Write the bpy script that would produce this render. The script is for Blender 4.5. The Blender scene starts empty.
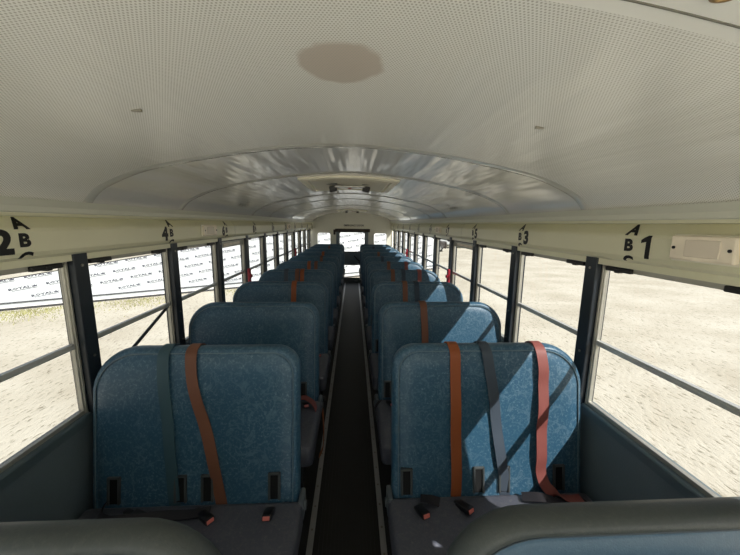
import bpy, bmesh, math, random
from mathutils import Vector, Matrix
import numpy as np
random.seed(7)
C = bpy.context.scene
COL = C.collection
H = 1.69                      # eye height above the bus floor
PI = math.pi

# ---------------------------------------------------------------- camera
cam_d = bpy.data.cameras.new('camera'); cam = bpy.data.objects.new('camera', cam_d); COL.objects.link(cam)
cam_d.sensor_width = 36.0; cam_d.lens = 321.7013/740*36; cam_d.clip_start = 0.02; cam_d.clip_end = 800
pit, yaw, rol = math.radians(9.4634), math.radians(3.0418), math.radians(-0.6724)
fw = Vector((math.sin(yaw)*math.cos(pit), math.cos(yaw)*math.cos(pit), -math.sin(pit)))
r0 = Vector((math.cos(yaw), -math.sin(yaw), 0)); d0 = fw.cross(r0)
rt = math.cos(rol)*r0 + math.sin(rol)*d0; dn = fw.cross(rt)
M = Matrix((( rt.x, -dn.x, -fw.x, 0.0294), (rt.y, -dn.y, -fw.y, 0.0), (rt.z, -dn.z, -fw.z, H), (0,0,0,1)))
cam.matrix_world = M
C.camera = cam

# ---------------------------------------------------------------- light
world = bpy.data.worlds.new('sky'); C.world = world; world.use_nodes = True
wn = world.node_tree; wn.nodes.clear()
wo = wn.nodes.new('ShaderNodeOutputWorld'); bg = wn.nodes.new('ShaderNodeBackground'); sky = wn.nodes.new('ShaderNodeTexSky')
sky.sky_type = 'NISHITA'; sky.sun_disc = False; sky.sun_elevation = math.radians(41); sky.sun_rotation = math.radians(132)
sky.dust_density = 3.0; sky.ozone_density = 1.0; sky.air_density = 1.0
mixw = wn.nodes.new('ShaderNodeMixRGB'); mixw.inputs[0].default_value = 0.55; mixw.inputs[2].default_value = (9, 9.3, 9.6, 1)
wn.links.new(sky.outputs[0], mixw.inputs[1]); wn.links.new(mixw.outputs[0], bg.inputs[0]); wn.links.new(bg.outputs[0], wo.inputs[0])
bg.inputs[1].default_value = 0.10
sd = bpy.data.lights.new('sun', 'SUN'); sun = bpy.data.objects.new('sun', sd); COL.objects.link(sun)
sd.energy = 8.8; sd.angle = math.radians(0.6); sd.color = (1.0, 0.975, 0.94)
sun.rotation_euler = Vector((-1.0, 0.885, -1.24)).to_track_quat('-Z', 'Y').to_euler()
sun.location = (6, -6, 9)
vs = C.view_settings; vs.view_transform = 'Standard'; vs.look = 'None'; vs.gamma = 1.0; vs.use_curve_mapping = False
vs.exposure = 1.05
C.cycles.diffuse_bounces = 8; C.cycles.max_bounces = 16; C.cycles.transparent_max_bounces = 32

# ---------------------------------------------------------------- materials
def lin(c):
    return tuple(((x/255)/12.92 if x/255 <= 0.04045 else ((x/255+0.055)/1.055)**2.4) for x in c) + (1.0,)
MATS = {}
def mat(name, rgb, rough=0.5, metal=0.0, bump=None, vary=None, spec=0.5, coat=0.0):
    """bump=(scale,strength,distance)  vary=(scale,amount) value variation"""
    m = bpy.data.materials.new(name); m.use_nodes = True; MATS[name] = m
    nt = m.node_tree; b = nt.nodes['Principled BSDF']
    b.inputs['Base Color'].default_value = lin(rgb); b.inputs['Roughness'].default_value = rough
    b.inputs['Metallic'].default_value = metal; b.inputs['Specular IOR Level'].default_value = spec
    b.inputs['Coat Weight'].default_value = coat
    tc = nt.nodes.new('ShaderNodeTexCoord')
    if bump:
        n = nt.nodes.new('ShaderNodeTexNoise'); n.inputs['Scale'].default_value = bump[0]; n.inputs['Detail'].default_value = 4
        nt.links.new(tc.outputs['Object'], n.inputs['Vector'])
        bp = nt.nodes.new('ShaderNodeBump'); bp.inputs['Strength'].default_value = bump[1]; bp.inputs['Distance'].default_value = bump[2]
        nt.links.new(n.outputs['Fac'], bp.inputs['Height']); nt.links.new(bp.outputs['Normal'], b.inputs['Normal'])
    if vary:
        n = nt.nodes.new('ShaderNodeTexNoise'); n.inputs['Scale'].default_value = vary[0]; n.inputs['Detail'].default_value = 5
        nt.links.new(tc.outputs['Object'], n.inputs['Vector'])
        r = nt.nodes.new('ShaderNodeValToRGB')
        a = vary[1]; c = lin(rgb)
        r.color_ramp.elements[0].position = 0.3; r.color_ramp.elements[1].position = 0.7
        r.color_ramp.elements[0].color = (c[0]*(1-a), c[1]*(1-a), c[2]*(1-a), 1)
        r.color_ramp.elements[1].color = (min(1, c[0]*(1+a)), min(1, c[1]*(1+a)), min(1, c[2]*(1+a)), 1)
        nt.links.new(n.outputs['Fac'], r.inputs[0]); nt.links.new(r.outputs[0], b.inputs['Base Color'])
    return m

def vinyl(name, base, worn, rough=0.42, amt=0.6):
    m = mat(name, base, rough, bump=(260, 0.25, 0.002))
    nt = m.node_tree; b = nt.nodes['Principled BSDF']; tc = nt.nodes.new('ShaderNodeTexCoord')
    n1 = nt.nodes.new('ShaderNodeTexNoise'); n1.inputs['Scale'].default_value = 85; n1.inputs['Detail'].default_value = 6; n1.inputs['Roughness'].default_value = 0.7
    n2 = nt.nodes.new('ShaderNodeTexNoise'); n2.inputs['Scale'].default_value = 4; n2.inputs['Detail'].default_value = 4
    n3 = nt.nodes.new('ShaderNodeTexNoise'); n3.inputs['Scale'].default_value = 14; n3.inputs['Detail'].default_value = 5; n3.inputs['Distortion'].default_value = 0.8
    for n in (n1, n2, n3): nt.links.new(tc.outputs['Object'], n.inputs['Vector'])
    r1 = nt.nodes.new('ShaderNodeValToRGB'); r1.color_ramp.elements[0].position = 0.52; r1.color_ramp.elements[1].position = 0.75
    r3 = nt.nodes.new('ShaderNodeValToRGB')
    e = r3.color_ramp.elements; e[0].position = 0.47; e[0].color = (0,0,0,1); e[1].position = 0.53; e[1].color = (0,0,0,1)
    k = e.new(0.5); k.color = (0.3,0.3,0.3,1)
    mx = nt.nodes.new('ShaderNodeMath'); mx.operation = 'MAXIMUM'
    mu = nt.nodes.new('ShaderNodeMath'); mu.operation = 'MULTIPLY'; mu2 = nt.nodes.new('ShaderNodeMath'); mu2.operation = 'MULTIPLY'; mu2.inputs[1].default_value = amt
    nt.links.new(n1.outputs['Fac'], r1.inputs[0]); nt.links.new(n3.outputs['Fac'], r3.inputs[0])
    nt.links.new(r1.outputs[0], mx.inputs[0]); nt.links.new(r3.outputs[0], mx.inputs[1])
    nt.links.new(mx.outputs[0], mu.inputs[0]); nt.links.new(n2.outputs['Fac'], mu.inputs[1]); nt.links.new(mu.outputs[0], mu2.inputs[0])
    mix = nt.nodes.new('ShaderNodeMixRGB'); mix.inputs[1].default_value = lin(base); mix.inputs[2].default_value = lin(worn)
    nt.links.new(mu2.outputs[0], mix.inputs[0]); nt.links.new(mix.outputs[0], b.inputs['Base Color'])
    return m

m_blue = vinyl('blue_vinyl', (46, 84, 108), (184, 208, 216), 0.40, 0.75)
m_blue2 = vinyl('barrier_vinyl', (66, 92, 112), (110, 136, 150), 0.42, 0.4)
m_rim = vinyl('rim_vinyl', (60, 66, 66), (120, 118, 110), 0.5, 0.35)
m_cush = vinyl('grey_vinyl', (74, 76, 86), (150, 148, 142), 0.5, 0.5)
m_pipe = mat('piping', (98, 118, 128), 0.4)
m_black = mat('black_plastic', (22, 22, 24), 0.4)
m_slot = mat('slot_bezel', (70, 74, 74), 0.45)
m_slotin = mat('slot_inside', (8, 9, 10), 0.8)
m_steel = mat('painted_steel_leg', (40, 42, 44), 0.45, 0.3)
m_alu = mat('aluminium_frame', (176, 174, 164), 0.35, 0.4, vary=(6, 0.12))
m_alu2 = mat('dark_sash', (205, 206, 202), 0.35, 0.4)
m_post = mat('pillar_paint', (34, 42, 50), 0.4, 0.1, vary=(5, 0.15))
m_cover = mat('header_paint', (222, 219, 190), 0.30, 0.0, vary=(1.4, 0.05), coat=0.15)
m_lip = mat('header_lip', (206, 206, 192), 0.35)
m_ink = mat('black_ink', (12, 12, 14), 0.5)
m_side = mat('side_panel_vinyl', (102, 115, 122), 0.5, bump=(180, 0.4, 0.002), vary=(3, 0.08))
m_sill = mat('sill_paint', (100, 116, 122), 0.35, 0.2)
m_floor = mat('rubber_floor', (24, 23, 23), 0.55, vary=(9, 0.3))
m_rear = mat('rear_wall_paint', (232, 230, 216), 0.4, vary=(2, 0.05))
m_reard = mat('rear_door_paint', (140, 150, 158), 0.4)
m_red = mat('red_plastic', (164, 24, 46), 0.35)
m_screw = mat('screw_metal', (150, 146, 136), 0.3, 0.8)
m_hatch = mat('hatch_plastic', (232, 227, 208), 0.4)
m_silver = mat('silver_bar', (200, 200, 196), 0.25, 0.7)
m_lens = mat('light_lens', (240, 228, 208), 0.28, vary=(14, 0.10))
m_body = mat('bus_body_yellow', (214, 160, 30), 0.4)
m_roofout = mat('roof_white', (225, 225, 220), 0.5)
m_strap = {k: mat('webbing_' + k, c, 0.6, bump=(300, 0.3, 0.001)) for k, c in dict(orange=(150, 80, 40), brown=(118, 76, 56), rose=(132, 72, 66), grey=(66, 76, 88), teal=(56, 84, 94), black=(34, 32, 36), navy=(44, 60, 76)).items()}

def glass_mat(name, tint, gloss=0.06):
    m = bpy.data.materials.new(name); m.use_nodes = True; nt = m.node_tree; nt.nodes.clear()
    o = nt.nodes.new('ShaderNodeOutputMaterial'); t = nt.nodes.new('ShaderNodeBsdfTransparent'); t.inputs[0].default_value = tint
    g = nt.nodes.new('ShaderNodeBsdfGlossy'); g.inputs['Roughness'].default_value = 0.02
    fc = nt.nodes.new('ShaderNodeLayerWeight'); fc.inputs[0].default_value = 0.5
    pw = nt.nodes.new('ShaderNodeMath'); pw.operation = 'POWER'; pw.inputs[1].default_value = 5; nt.links.new(fc.outputs['Facing'], pw.inputs[0])
    lw = nt.nodes.new('ShaderNodeMath'); lw.operation = 'MULTIPLY_ADD'; lw.inputs[1].default_value = 0.35; lw.inputs[2].default_value = 0.03; nt.links.new(pw.outputs[0], lw.inputs[0])
    mx = nt.nodes.new('ShaderNodeMixShader')
    nt.links.new(lw.outputs[0], mx.inputs[0]); nt.links.new(t.outputs[0], mx.inputs[1]); nt.links.new(g.outputs[0], mx.inputs[2]); nt.links.new(mx.outputs[0], o.inputs[0])
    return m
m_glass = glass_mat('tinted_window_glass', (0.315, 0.32, 0.318, 1))
m_clear = glass_mat('clear_windshield_glass', (0.96, 0.97, 0.965, 1))  # unseen front panes left untinted so more daylight gets in

# ceiling: enamelled steel; the acoustic front sheet is perforated with small round holes
def ceiling_mat(name, perf):
    m = mat(name, (241, 239, 235), 0.27 if perf else 0.20, 0.0 if perf else 0.35, spec=0.8 if perf else 0.5)
    nt = m.node_tree; b = nt.nodes['Principled BSDF']; L = nt.links.new
    tc = nt.nodes.new('ShaderNodeTexCoord')
    w = nt.nodes.new('ShaderNodeTexNoise'); w.inputs['Scale'].default_value = 3.0; w.inputs['Detail'].default_value = 2
    mp = nt.nodes.new('ShaderNodeMapping'); mp.inputs['Scale'].default_value = (3.2, 0.35, 1.0)
    L(tc.outputs['Object'], mp.inputs[0]); L(mp.outputs[0], w.inputs['Vector'])
    bp = nt.nodes.new('ShaderNodeBump'); bp.inputs['Strength'].default_value = 0.3 if perf else 0.55; bp.inputs['Distance'].default_value = 0.03
    L(w.outputs['Fac'], bp.inputs['Height']); L(bp.outputs['Normal'], b.inputs['Normal'])
    if perf:
        uv = nt.nodes.new('ShaderNodeUVMap')
        sc = nt.nodes.new('ShaderNodeVectorMath'); sc.operation = 'MULTIPLY'; p = 0.0064
        sc.inputs[1].default_value = (1/p, 1/(p*1.732), 1)
        L(uv.outputs[0], sc.inputs[0])
        def dots(off):
            a = nt.nodes.new('ShaderNodeVectorMath'); a.operation = 'ADD'; a.inputs[1].default_value = (off, off, 0); L(sc.outputs[0], a.inputs[0])
            f = nt.nodes.new('ShaderNodeVectorMath'); f.operation = 'FRACTION'; L(a.outputs[0], f.inputs[0])
            s = nt.nodes.new('ShaderNodeVectorMath'); s.operation = 'SUBTRACT'; s.inputs[1].default_value = (0.5, 0.5, 0); L(f.outputs[0], s.inputs[0])
            q = nt.nodes.new('ShaderNodeVectorMath'); q.operation = 'MULTIPLY'; q.inputs[1].default_value = (1, 1.732, 0); L(s.outputs[0], q.inputs[0])
            l = nt.nodes.new('ShaderNodeVectorMath'); l.operation = 'LENGTH'; L(q.outputs[0], l.inputs[0])
            lt = nt.nodes.new('ShaderNodeMapRange'); lt.inputs[1].default_value = 0.22; lt.inputs[2].default_value = 0.32; lt.inputs[3].default_value = 1; lt.inputs[4].default_value = 0
            L(l.outputs['Value'], lt.inputs[0]); return lt
        d1, d2 = dots(0.0), dots(0.5)
        mx = nt.nodes.new('ShaderNodeMath'); mx.operation = 'MAXIMUM'; L(d1.outputs[0], mx.inputs[0]); L(d2.outputs[0], mx.inputs[1])
        # round brown water stain
        geo = nt.nodes.new('ShaderNodeVectorMath'); geo.operation = 'SUBTRACT'; geo.inputs[1].default_value = (0.003, 0.73, 0)
        L(uv.outputs[0], geo.inputs[0])
        nn = nt.nodes.new('ShaderNodeTexNoise'); nn.inputs['Scale'].default_value = 22; L(tc.outputs['Object'], nn.inputs['Vector'])
        ln = nt.nodes.new('ShaderNodeVectorMath'); ln.operation = 'LENGTH'; L(geo.outputs[0], ln.inputs[0])
        ad = nt.nodes.new('ShaderNodeMath'); ad.operation = 'MULTIPLY_ADD'; ad.inputs[1].default_value = 0.028; L(nn.outputs['Fac'], ad.inputs[0]); L(ln.outputs['Value'], ad.inputs[2])
        st = nt.nodes.new('ShaderNodeMapRange'); st.inputs[1].default_value = 0.093; st.inputs[2].default_value = 0.106; st.inputs[3].default_value = 0.62; st.inputs[4].default_value = 0
        L(ad.outputs[0], st.inputs[0])
        base = nt.nodes.new('ShaderNodeMixRGB'); base.inputs[1].default_value = lin((238, 237, 231)); base.inputs[2].default_value = lin((176, 152, 132)); L(st.outputs[0], base.inputs[0])
        c = nt.nodes.new('ShaderNodeMixRGB'); c.inputs[2].default_value = lin((188, 184, 173)); L(mx.outputs[0], c.inputs[0]); L(base.outputs[0], c.inputs[1])
        L(c.outputs[0], b.inputs['Base Color'])
    return m
m_ceil = ceiling_mat('ceiling_enamel', False); m_perf = ceiling_mat('perforated_ceiling', True)
m_ceilf = mat('front_ceiling', (238, 237, 231), 0.45)

def ground_mat():
    m = mat('sandy_ground', (206, 200, 184), 0.95, spec=0.1); nt = m.node_tree; b = nt.nodes['Principled BSDF']; L = nt.links.new
    tc = nt.nodes.new('ShaderNodeTexCoord')
    a = nt.nodes.new('ShaderNodeTexNoise'); a.inputs['Scale'].default_value = 0.7; a.inputs['Detail'].default_value = 8; L(tc.outputs['Object'], a.inputs['Vector'])
    mp = nt.nodes.new('ShaderNodeMapping'); mp.inputs['Rotation'].default_value = (0, 0, 0.35); mp.inputs['Scale'].default_value = (9, 3, 1); L(tc.outputs['Object'], mp.inputs[0])
    s = nt.nodes.new('ShaderNodeTexNoise'); s.inputs['Scale'].default_value = 2.2; s.inputs['Detail'].default_value = 6; s.inputs['Roughness'].default_value = 0.65; L(mp.outputs[0], s.inputs['Vector'])
    r = nt.nodes.new('ShaderNodeValToRGB'); e = r.color_ramp.elements; e[0].position = 0.3; e[0].color = lin((190, 182, 164)); e[1].position = 0.7; e[1].color = lin((214, 208, 192)); L(a.outputs['Fac'], r.inputs[0])
    r2 = nt.nodes.new('ShaderNodeValToRGB'); e = r2.color_ramp.elements; e[0].position = 0.34; e[0].color = (0.42, 0.40, 0.36, 1); e[1].position = 0.44; e[1].color = (1, 1, 1, 1); L(s.outputs['Fac'], r2.inputs[0])
    mu = nt.nodes.new('ShaderNodeMixRGB'); mu.blend_type = 'MULTIPLY'; mu.inputs[0].default_value = 1; L(r.outputs[0], mu.inputs[1]); L(r2.outputs[0], mu.inputs[2]); L(mu.outputs[0], b.inputs['Base Color'])
    bp = nt.nodes.new('ShaderNodeBump'); bp.inputs['Strength'].default_value = 0.6; bp.inputs['Distance'].default_value = 0.05; L(s.outputs['Fac'], bp.inputs['Height']); L(bp.outputs['Normal'], b.inputs['Normal'])
    return m
m_ground = ground_mat()
m_banner = mat('banner_cloth', (208, 212, 214), 0.7, bump=(1.2, 0.5, 0.1))
m_print = mat('banner_print', (78, 80, 94), 0.7)
m_pipe2 = mat('black_pipe', (52, 52, 56), 0.6)
m_kerb = mat('concrete_kerb', (222, 220, 212), 0.9)
m_grass = mat('grass_blades', (158, 156, 104), 0.8, vary=(3, 0.3))

# ---------------------------------------------------------------- helpers
def link(name, bm, m, parent=None, smooth=False, kind=None, label=None):
    me = bpy.data.meshes.new(name); bmesh.ops.recalc_face_normals(bm, faces=bm.faces); bm.to_mesh(me); bm.free()
    if smooth:
        for p in me.polygons: p.use_smooth = True
        if smooth is not True: me.set_sharp_from_angle(angle=math.radians(smooth))
    for x in (m if isinstance(m, (list, tuple)) else [m]): me.materials.append(x)
    o = bpy.data.objects.new(name, me); COL.objects.link(o)
    if parent: o.parent = parent
    if kind: o['kind'] = kind
    if label: o['label'] = label
    return o
def empty(name, loc=(0,0,0), label=None, cat=None, group=None, kind=None):
    o = bpy.data.objects.new(name, None); COL.objects.link(o); o.location = loc; o.empty_display_size = 0.1
    tag(o, label, cat, group, kind); return o
def tag(o, label=None, cat=None, group=None, kind=None):
    if label: o['label'] = label
    if cat: o['category'] = cat
    if group: o['group'] = group
    if kind: o['kind'] = kind
    return o
def box(bm, x0, x1, y0, y1, z0, z1, bev=0.0, mat_i=0, mtx=None):
    r = bmesh.ops.create_cube(bm, size=1.0)
    v = r['verts']
    for a in v:
        a.co = Vector(((x0+x1)/2 + a.co.x*(x1-x0), (y0+y1)/2 + a.co.y*(y1-y0), (z0+z1)/2 + a.co.z*(z1-z0)))
    fs = list({f for a in v for f in a.link_faces})
    if bev > 0:
        es = list({e for a in v for e in a.link_edges})
        g = bmesh.ops.bevel(bm, geom=es, offset=bev, segments=2, profile=0.5, affect='EDGES')
        fs = g['faces']; v = list({q for f in bm.faces if f.is_valid for q in f.verts}) if False else g['verts']
    if mtx is not None:
        bmesh.ops.transform(bm, matrix=mtx, verts=v)
    return v
def cyl(bm, p0, p1, r, seg=12, r2=None):
    p0 = Vector(p0); p1 = Vector(p1); d = p1-p0
    q = d.to_track_quat('Z', 'Y').to_matrix().to_4x4(); q.translation = (p0+p1)/2
    return bmesh.ops.create_cone(bm, cap_ends=True, segments=seg, radius1=r, radius2=r if r2 is None else r2, depth=d.length, matrix=q)['verts']
def tube(bm, pts, r, seg=8, closed=False):
    pts = [Vector(p) for p in pts]; n = len(pts); rings = []
    for i, p in enumerate(pts):
        a = pts[(i-1) % n] if (i > 0 or closed) else p; b = pts[(i+1) % n] if (i < n-1 or closed) else p
        t = (b-a).normalized(); u = t.cross(Vector((0,1,0))) if abs(t.y) < 0.9 else t.cross(Vector((0,0,1))); u.normalize(); v = t.cross(u)
        rings.append([bm.verts.new(p + r*(math.cos(2*PI*k/seg)*u + math.sin(2*PI*k/seg)*v)) for k in range(seg)])
    for i in range(n if closed else n-1):
        A, B = rings[i], rings[(i+1) % n]
        for k in range(seg): bm.faces.new((A[k], A[(k+1) % seg], B[(k+1) % seg], B[k]))
    if not closed:
        bm.faces.new(rings[0]); bm.faces.new(rings[-1])
def extrude_profile(bm, prof, y0, y1, cap=True):
    """closed (x,z) profile swept along Y"""
    A = [bm.verts.new((x, y0, z)) for x, z in prof]; B = [bm.verts.new((x, y1, z)) for x, z in prof]; n = len(prof)
    for i in range(n): bm.faces.new((A[i], A[(i+1) % n], B[(i+1) % n], B[i]))
    if cap: bm.faces.new(A); bm.faces.new(B[::-1])

def catmull(pts, n=8):
    out = []
    P = [Vector(p) for p in pts]
    for i in range(len(P)-1):
        a = P[i-1] if i > 0 else P[i]; b = P[i]; c = P[i+1]; d = P[i+2] if i+2 < len(P) else P[i+1]
        for k in range(n):
            t = k/n; out.append(0.5*((2*b) + (c-a)*t + (2*a-5*b+4*c-d)*t*t + (3*b-a-3*c+d)*t**3))
    out.append(P[-1]); return out

_fc = {}
def text_geo(s, off=0.0, res=3):
    """returns (verts2d, faces) with cap height 1, starting at x=0"""
    key = (s, off, res)
    if key in _fc: return _fc[key]
    if s == '1':
        _fc[key] = ([(0.22, 0), (0.42, 0), (0.42, 1), (0.27, 1), (0.0, 0.80), (0.0, 0.66), (0.22, 0.72)], [(0, 1, 2, 6), (2, 3, 6), (3, 4, 5, 6)])
        return _fc[key]
    cu = bpy.data.curves.new('t', 'FONT'); cu.body = s; cu.offset = off; cu.resolution_u = res; cu.size = 1.0
    o = bpy.data.objects.new('t', cu); COL.objects.link(o)
    bpy.context.view_layer.update()
    me = bpy.data.meshes.new_from_object(o.evaluated_get(bpy.context.evaluated_depsgraph_get()))
    V = [(v.co.x, v.co.y) for v in me.vertices]; F = [tuple(p.vertices) for p in me.polygons]
    bpy.data.objects.remove(o); bpy.data.curves.remove(cu); bpy.data.meshes.remove(me)
    x0 = min(v[0] for v in V); y0 = min(v[1] for v in V); y1 = max(v[1] for v in V)
    if s in ('C', 'S'): pass
    k = 1.0/(y1-y0); V = [((x-x0)*k, (y-y0)*k) for x, y in V]
    _fc[key] = (V, F); return V, F
def add_flat(bm, V, F, fn):
    vs_ = [bm.verts.new(fn(x, y)) for x, y in V]
    for f in F:
        try: bm.faces.new([vs_[i] for i in f])
        except ValueError: pass

# ---------------------------------------------------------------- bus shell constants
W = 1.15; Y1 = 1.4257; BAY = 0.7285; YR = 9.235; YF = -1.60
ZT = -0.138 + H; ZM = -0.5337 + H; ZS = -0.8467 + H
ceil_pts = [(1.088, .045), (1.055, .095), (1.0, .142), (.86, .203), (.72, .238), (.56, .268), (.40, .294), (.25, .311), (.10, .322), (0, .324)]
cp = [(p.x, p.y) for p in catmull([Vector((x, z, 0)) for x, z in ceil_pts], 4)]
CPROF = [(-x, z+H) for x, z in cp] + [(x, z+H) for x, z in cp[::-1][1:]]      # left to right
def ceil_z(x):
    for (a, za), (b, zb) in zip(CPROF, CPROF[1:]):
        if a <= x <= b: return za + (zb-za)*(x-a)/(b-a)
    return CPROF[0][1]

# ---------------------------------------------------------------- ground outside
GZ = -2.65 + H
bm = bmesh.new(); bmesh.ops.create_grid(bm, x_segments=8, y_segments=8, size=150, matrix=Matrix.Translation((0, 0, GZ)))
g = link('ground', bm, m_ground); g['kind'] = 'structure'

# ---------------------------------------------------------------- floor
bm = bmesh.new(); box(bm, -W-0.05, W+0.05, YF-0.05, YR+0.05, -0.08, 0.0)
floor = link('floor', bm, m_floor, kind='structure')
m_runner = mat('ribbed_runner', (24, 23, 20), 0.5)
bm = bmesh.new()
n = 16
for i in range(n):
    x = -0.165 + 0.33*(i+0.5)/n
    box(bm, x-0.0065, x+0.0065, YF+0.02, YR-0.06, 0.002, 0.007)
box(bm, -0.17, 0.17, YF+0.02, YR-0.06, 0.0, 0.003)
link('aisle_runner', bm, m_runner, floor)
for s in (-1, 1):
    bm = bmesh.new(); box(bm, s*0.195-0.016, s*0.195+0.016, YF+0.02, YR-0.06, 0.0, 0.006, 0.002)
    t = link('aisle_trim_strip', bm, mat('trim_metal', (190, 190, 190), 0.3, 0.7), floor)
    bm = bmesh.new()
    y = 0.2
    while y < YR-0.1:
        cyl(bm, (s*0.195, y, 0.005), (s*0.195, y, 0.0085), 0.006, 8); y += 0.15
    link('trim_screws', bm, m_screw, t)

# ---------------------------------------------------------------- ceiling (with the outer roof skin)
bm = bmesh.new(); uvl = bm.loops.layers.uv.new('UVMap')
ys = [YF-0.05, 0.488, 1.40, YR+0.05]
arc = [0]
for (a, za), (b, zb) in zip(CPROF, CPROF[1:]): arc.append(arc[-1]+math.hypot(b-a, zb-za))
half = arc[-1]/2
rows = []
for y in ys: rows.append([bm.verts.new((x, y, z)) for x, z in CPROF])
for j in range(3):
    for i in range(len(CPROF)-1):
        f = bm.faces.new((rows[j][i], rows[j][i+1], rows[j+1][i+1], rows[j+1][i])); f.material_index = (2, 1, 0)[j]; f.smooth = True
        for l in f.loops:
            k = rows[j].index(l.vert) if l.vert in rows[j] else rows[j+1].index(l.vert)
            l[uvl].uv = (arc[k]-half, l.vert.co.y)
# outer skin
outer = [[bm.verts.new((x*1.085, y, z+0.055)) for x, z in CPROF] for y in (ys[0], ys[-1])]
for i in range(len(CPROF)-1):
    f = bm.faces.new((outer[0][i], outer[1][i], outer[1][i+1], outer[0][i+1])); f.material_index = 3; f.smooth = True
me = bpy.data.meshes.new('ceiling'); bm.to_mesh(me); bm.free()
for x in (m_ceil, m_perf, m_ceilf, m_roofout): me.materials.append(x)
ceiling = bpy.data.objects.new('ceiling', me); COL.objects.link(ceiling); ceiling['kind'] = 'structure'

def arch_strip(bm, y0, y1, h, x_lim=1.08):
    P = [(x, z) for x, z in CPROF if abs(x) <= x_lim]
    secs = []
    for (x, z) in P:
        nx = -x*0.35; nz = -1.0; L_ = math.hypot(nx, nz); nx /= L_; nz /= L_
        ym = (y1-y0)*0.2
        secs.append([bm.verts.new(c) for c in ((x, y0, z+0.002), (x+nx*h, y0+ym, z+nz*h), (x+nx*h, y1-ym, z+nz*h), (x, y1, z+0.002))])
    for A, B in zip(secs, secs[1:]):
        for k in range(3): bm.faces.new((A[k], B[k], B[k+1], A[k+1]))
def arch_rivets(bm, y, step=0.11, r=0.0045, h=0.007, xs=None):
    k = -9
    for k in range(-9, 10):
        x = k*step
        if abs(x) > 1.03: continue
        z = ceil_z(x); cyl(bm, (x, y, z+0.002), (x*0.997, y, z-h), r, 8, r*0.6)
m_seam = mat('seam_strip', (240, 238, 230), 0.16, 0.5)
for k in (0, 1, 3, 4, 6, 8, 10):
    y = Y1 + k*BAY
    bm = bmesh.new(); arch_strip(bm, y-0.028, y+0.028, 0.006)
    s_ = link('ceiling_seam_strip', bm, m_seam, ceiling, smooth=40)
    bm = bmesh.new(); arch_rivets(bm, y); link('seam_rivets', bm, m_screw, s_)
bm = bmesh.new(); arch_strip(bm, 0.4585, 0.4615, 0.002); link('ceiling_lap_joint', bm, mat('joint_dark_line', (110, 108, 98), 0.7), ceiling, smooth=40)  # thin darker strip along the lap joint
for x, y in ((-0.515, 0.895), (0.545, 0.925)):       # small clips in the perforated sheet
    z = ceil_z(x); bm = bmesh.new(); box(bm, x-0.012, x+0.012, y-0.004, y+0.004, z-0.005, z+0.002, 0.001); link('ceiling_clip', bm, m_screw, ceiling)
bm = bmesh.new()
zz = ceil_z(0.478); tube(bm, [(0.478+0.015*math.cos(a), 0.417+0.010*math.sin(a), zz-0.004) for a in [2*PI*i/20 for i in range(20)]], 0.003, 8, True)
lf = link('oval_ceiling_fitting', bm, mat('brass_ring', (150, 122, 84), 0.3, 0.8), ceiling, smooth=True)
bm = bmesh.new(); cyl(bm, (0.478, 0.417, zz+0.004), (0.478, 0.417, zz-0.006), 0.009, 12, 0.006); link('fitting_centre', bm, m_hatch, lf, smooth=40)
def sticker_text(s, x, y, h, side):
    bm = bmesh.new(); V, F = text_geo(s, 0.03, 2)
    wd = max(v[0] for v in V)
    add_flat(bm, V, F, lambda a, b: (x - side*b*h, y + side*(-1)*(a-wd/2)*h, ceil_z(x-side*b*h)-0.002))
    return bm
for side in (-1, 1):
    par = None
    for j, s in enumerate(('EMERGENCY', 'EXIT')):
        bm = sticker_text(s, side*(0.985-0.05*j), 3.05, 0.032, side)
        par = link('exit_stencil', bm, mat('faded_ink', (92, 90, 84), 0.5), ceiling)

# ---------------------------------------------------------------- side walls
HP = [(1.088, .050), (1.080, .044), (1.079, .022), (1.084, .014), (1.137, .012), (1.109, -.028), (1.104, -.040), (1.104, -.112), (1.110, -.128), (1.128, -.138), (1.135, -.140), (1.135, -.166), (1.175, -.166), (1.2, .05)]
def side_prof(s): return [(s*x, z+H) for x, z in HP]
# arc length parameter down the visible header face
def header_pt(sv, out=0.0015):
    """sv: metres measured down from the top of the angled band"""
    P = HP[4:10]
    for (a, za), (b, zb) in zip(P, P[1:]):
        L_ = math.hypot(b-a, zb-za)
        if sv <= L_ or (b, zb) == P[-1]:
            t = sv/L_; nx, nz = (zb-za)/L_, -(b-a)/L_
            if nx > 0: nx, nz = -nx, -nz
            return a+(b-a)*t + nx*out, za+(zb-za)*t + nz*out
        sv -= L_
def header_text(bm, s, side, yc, s_top, h, wscale=1.0, slmax=0.155):
    V, F = text_geo(s, 0.05, 4)
    tmp = bmesh.new(); vs_ = [tmp.verts.new((x, y, 0)) for x, y in V]
    for f in F:
        try: tmp.faces.new([vs_[i] for i in f])
        except ValueError: pass
    for k in range(1, 10):
        bmesh.ops.bisect_plane(tmp, geom=list(tmp.verts)+list(tmp.edges)+list(tmp.faces), plane_co=(0, k/10, 0), plane_no=(0, 1, 0))
    cut = 1-(slmax-s_top)/h
    if cut > 0.01:
        bmesh.ops.bisect_plane(tmp, geom=list(tmp.verts)+list(tmp.edges)+list(tmp.faces), plane_co=(0, cut, 0), plane_no=(0, -1, 0), clear_outer=True)
    wd = max(v[0] for v in V)
    mp = {}
    for v in tmp.verts:
        X, Z = header_pt(s_top + (1-v.co.y)*h)
        mp[v] = bm.verts.new((side*X, yc - side*(v.co.x-wd/2)*h*wscale, Z+H))
    for f in tmp.faces:
        try: bm.faces.new([mp[v] for v in f.verts])
        except ValueError: pass
    tmp.free()

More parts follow.
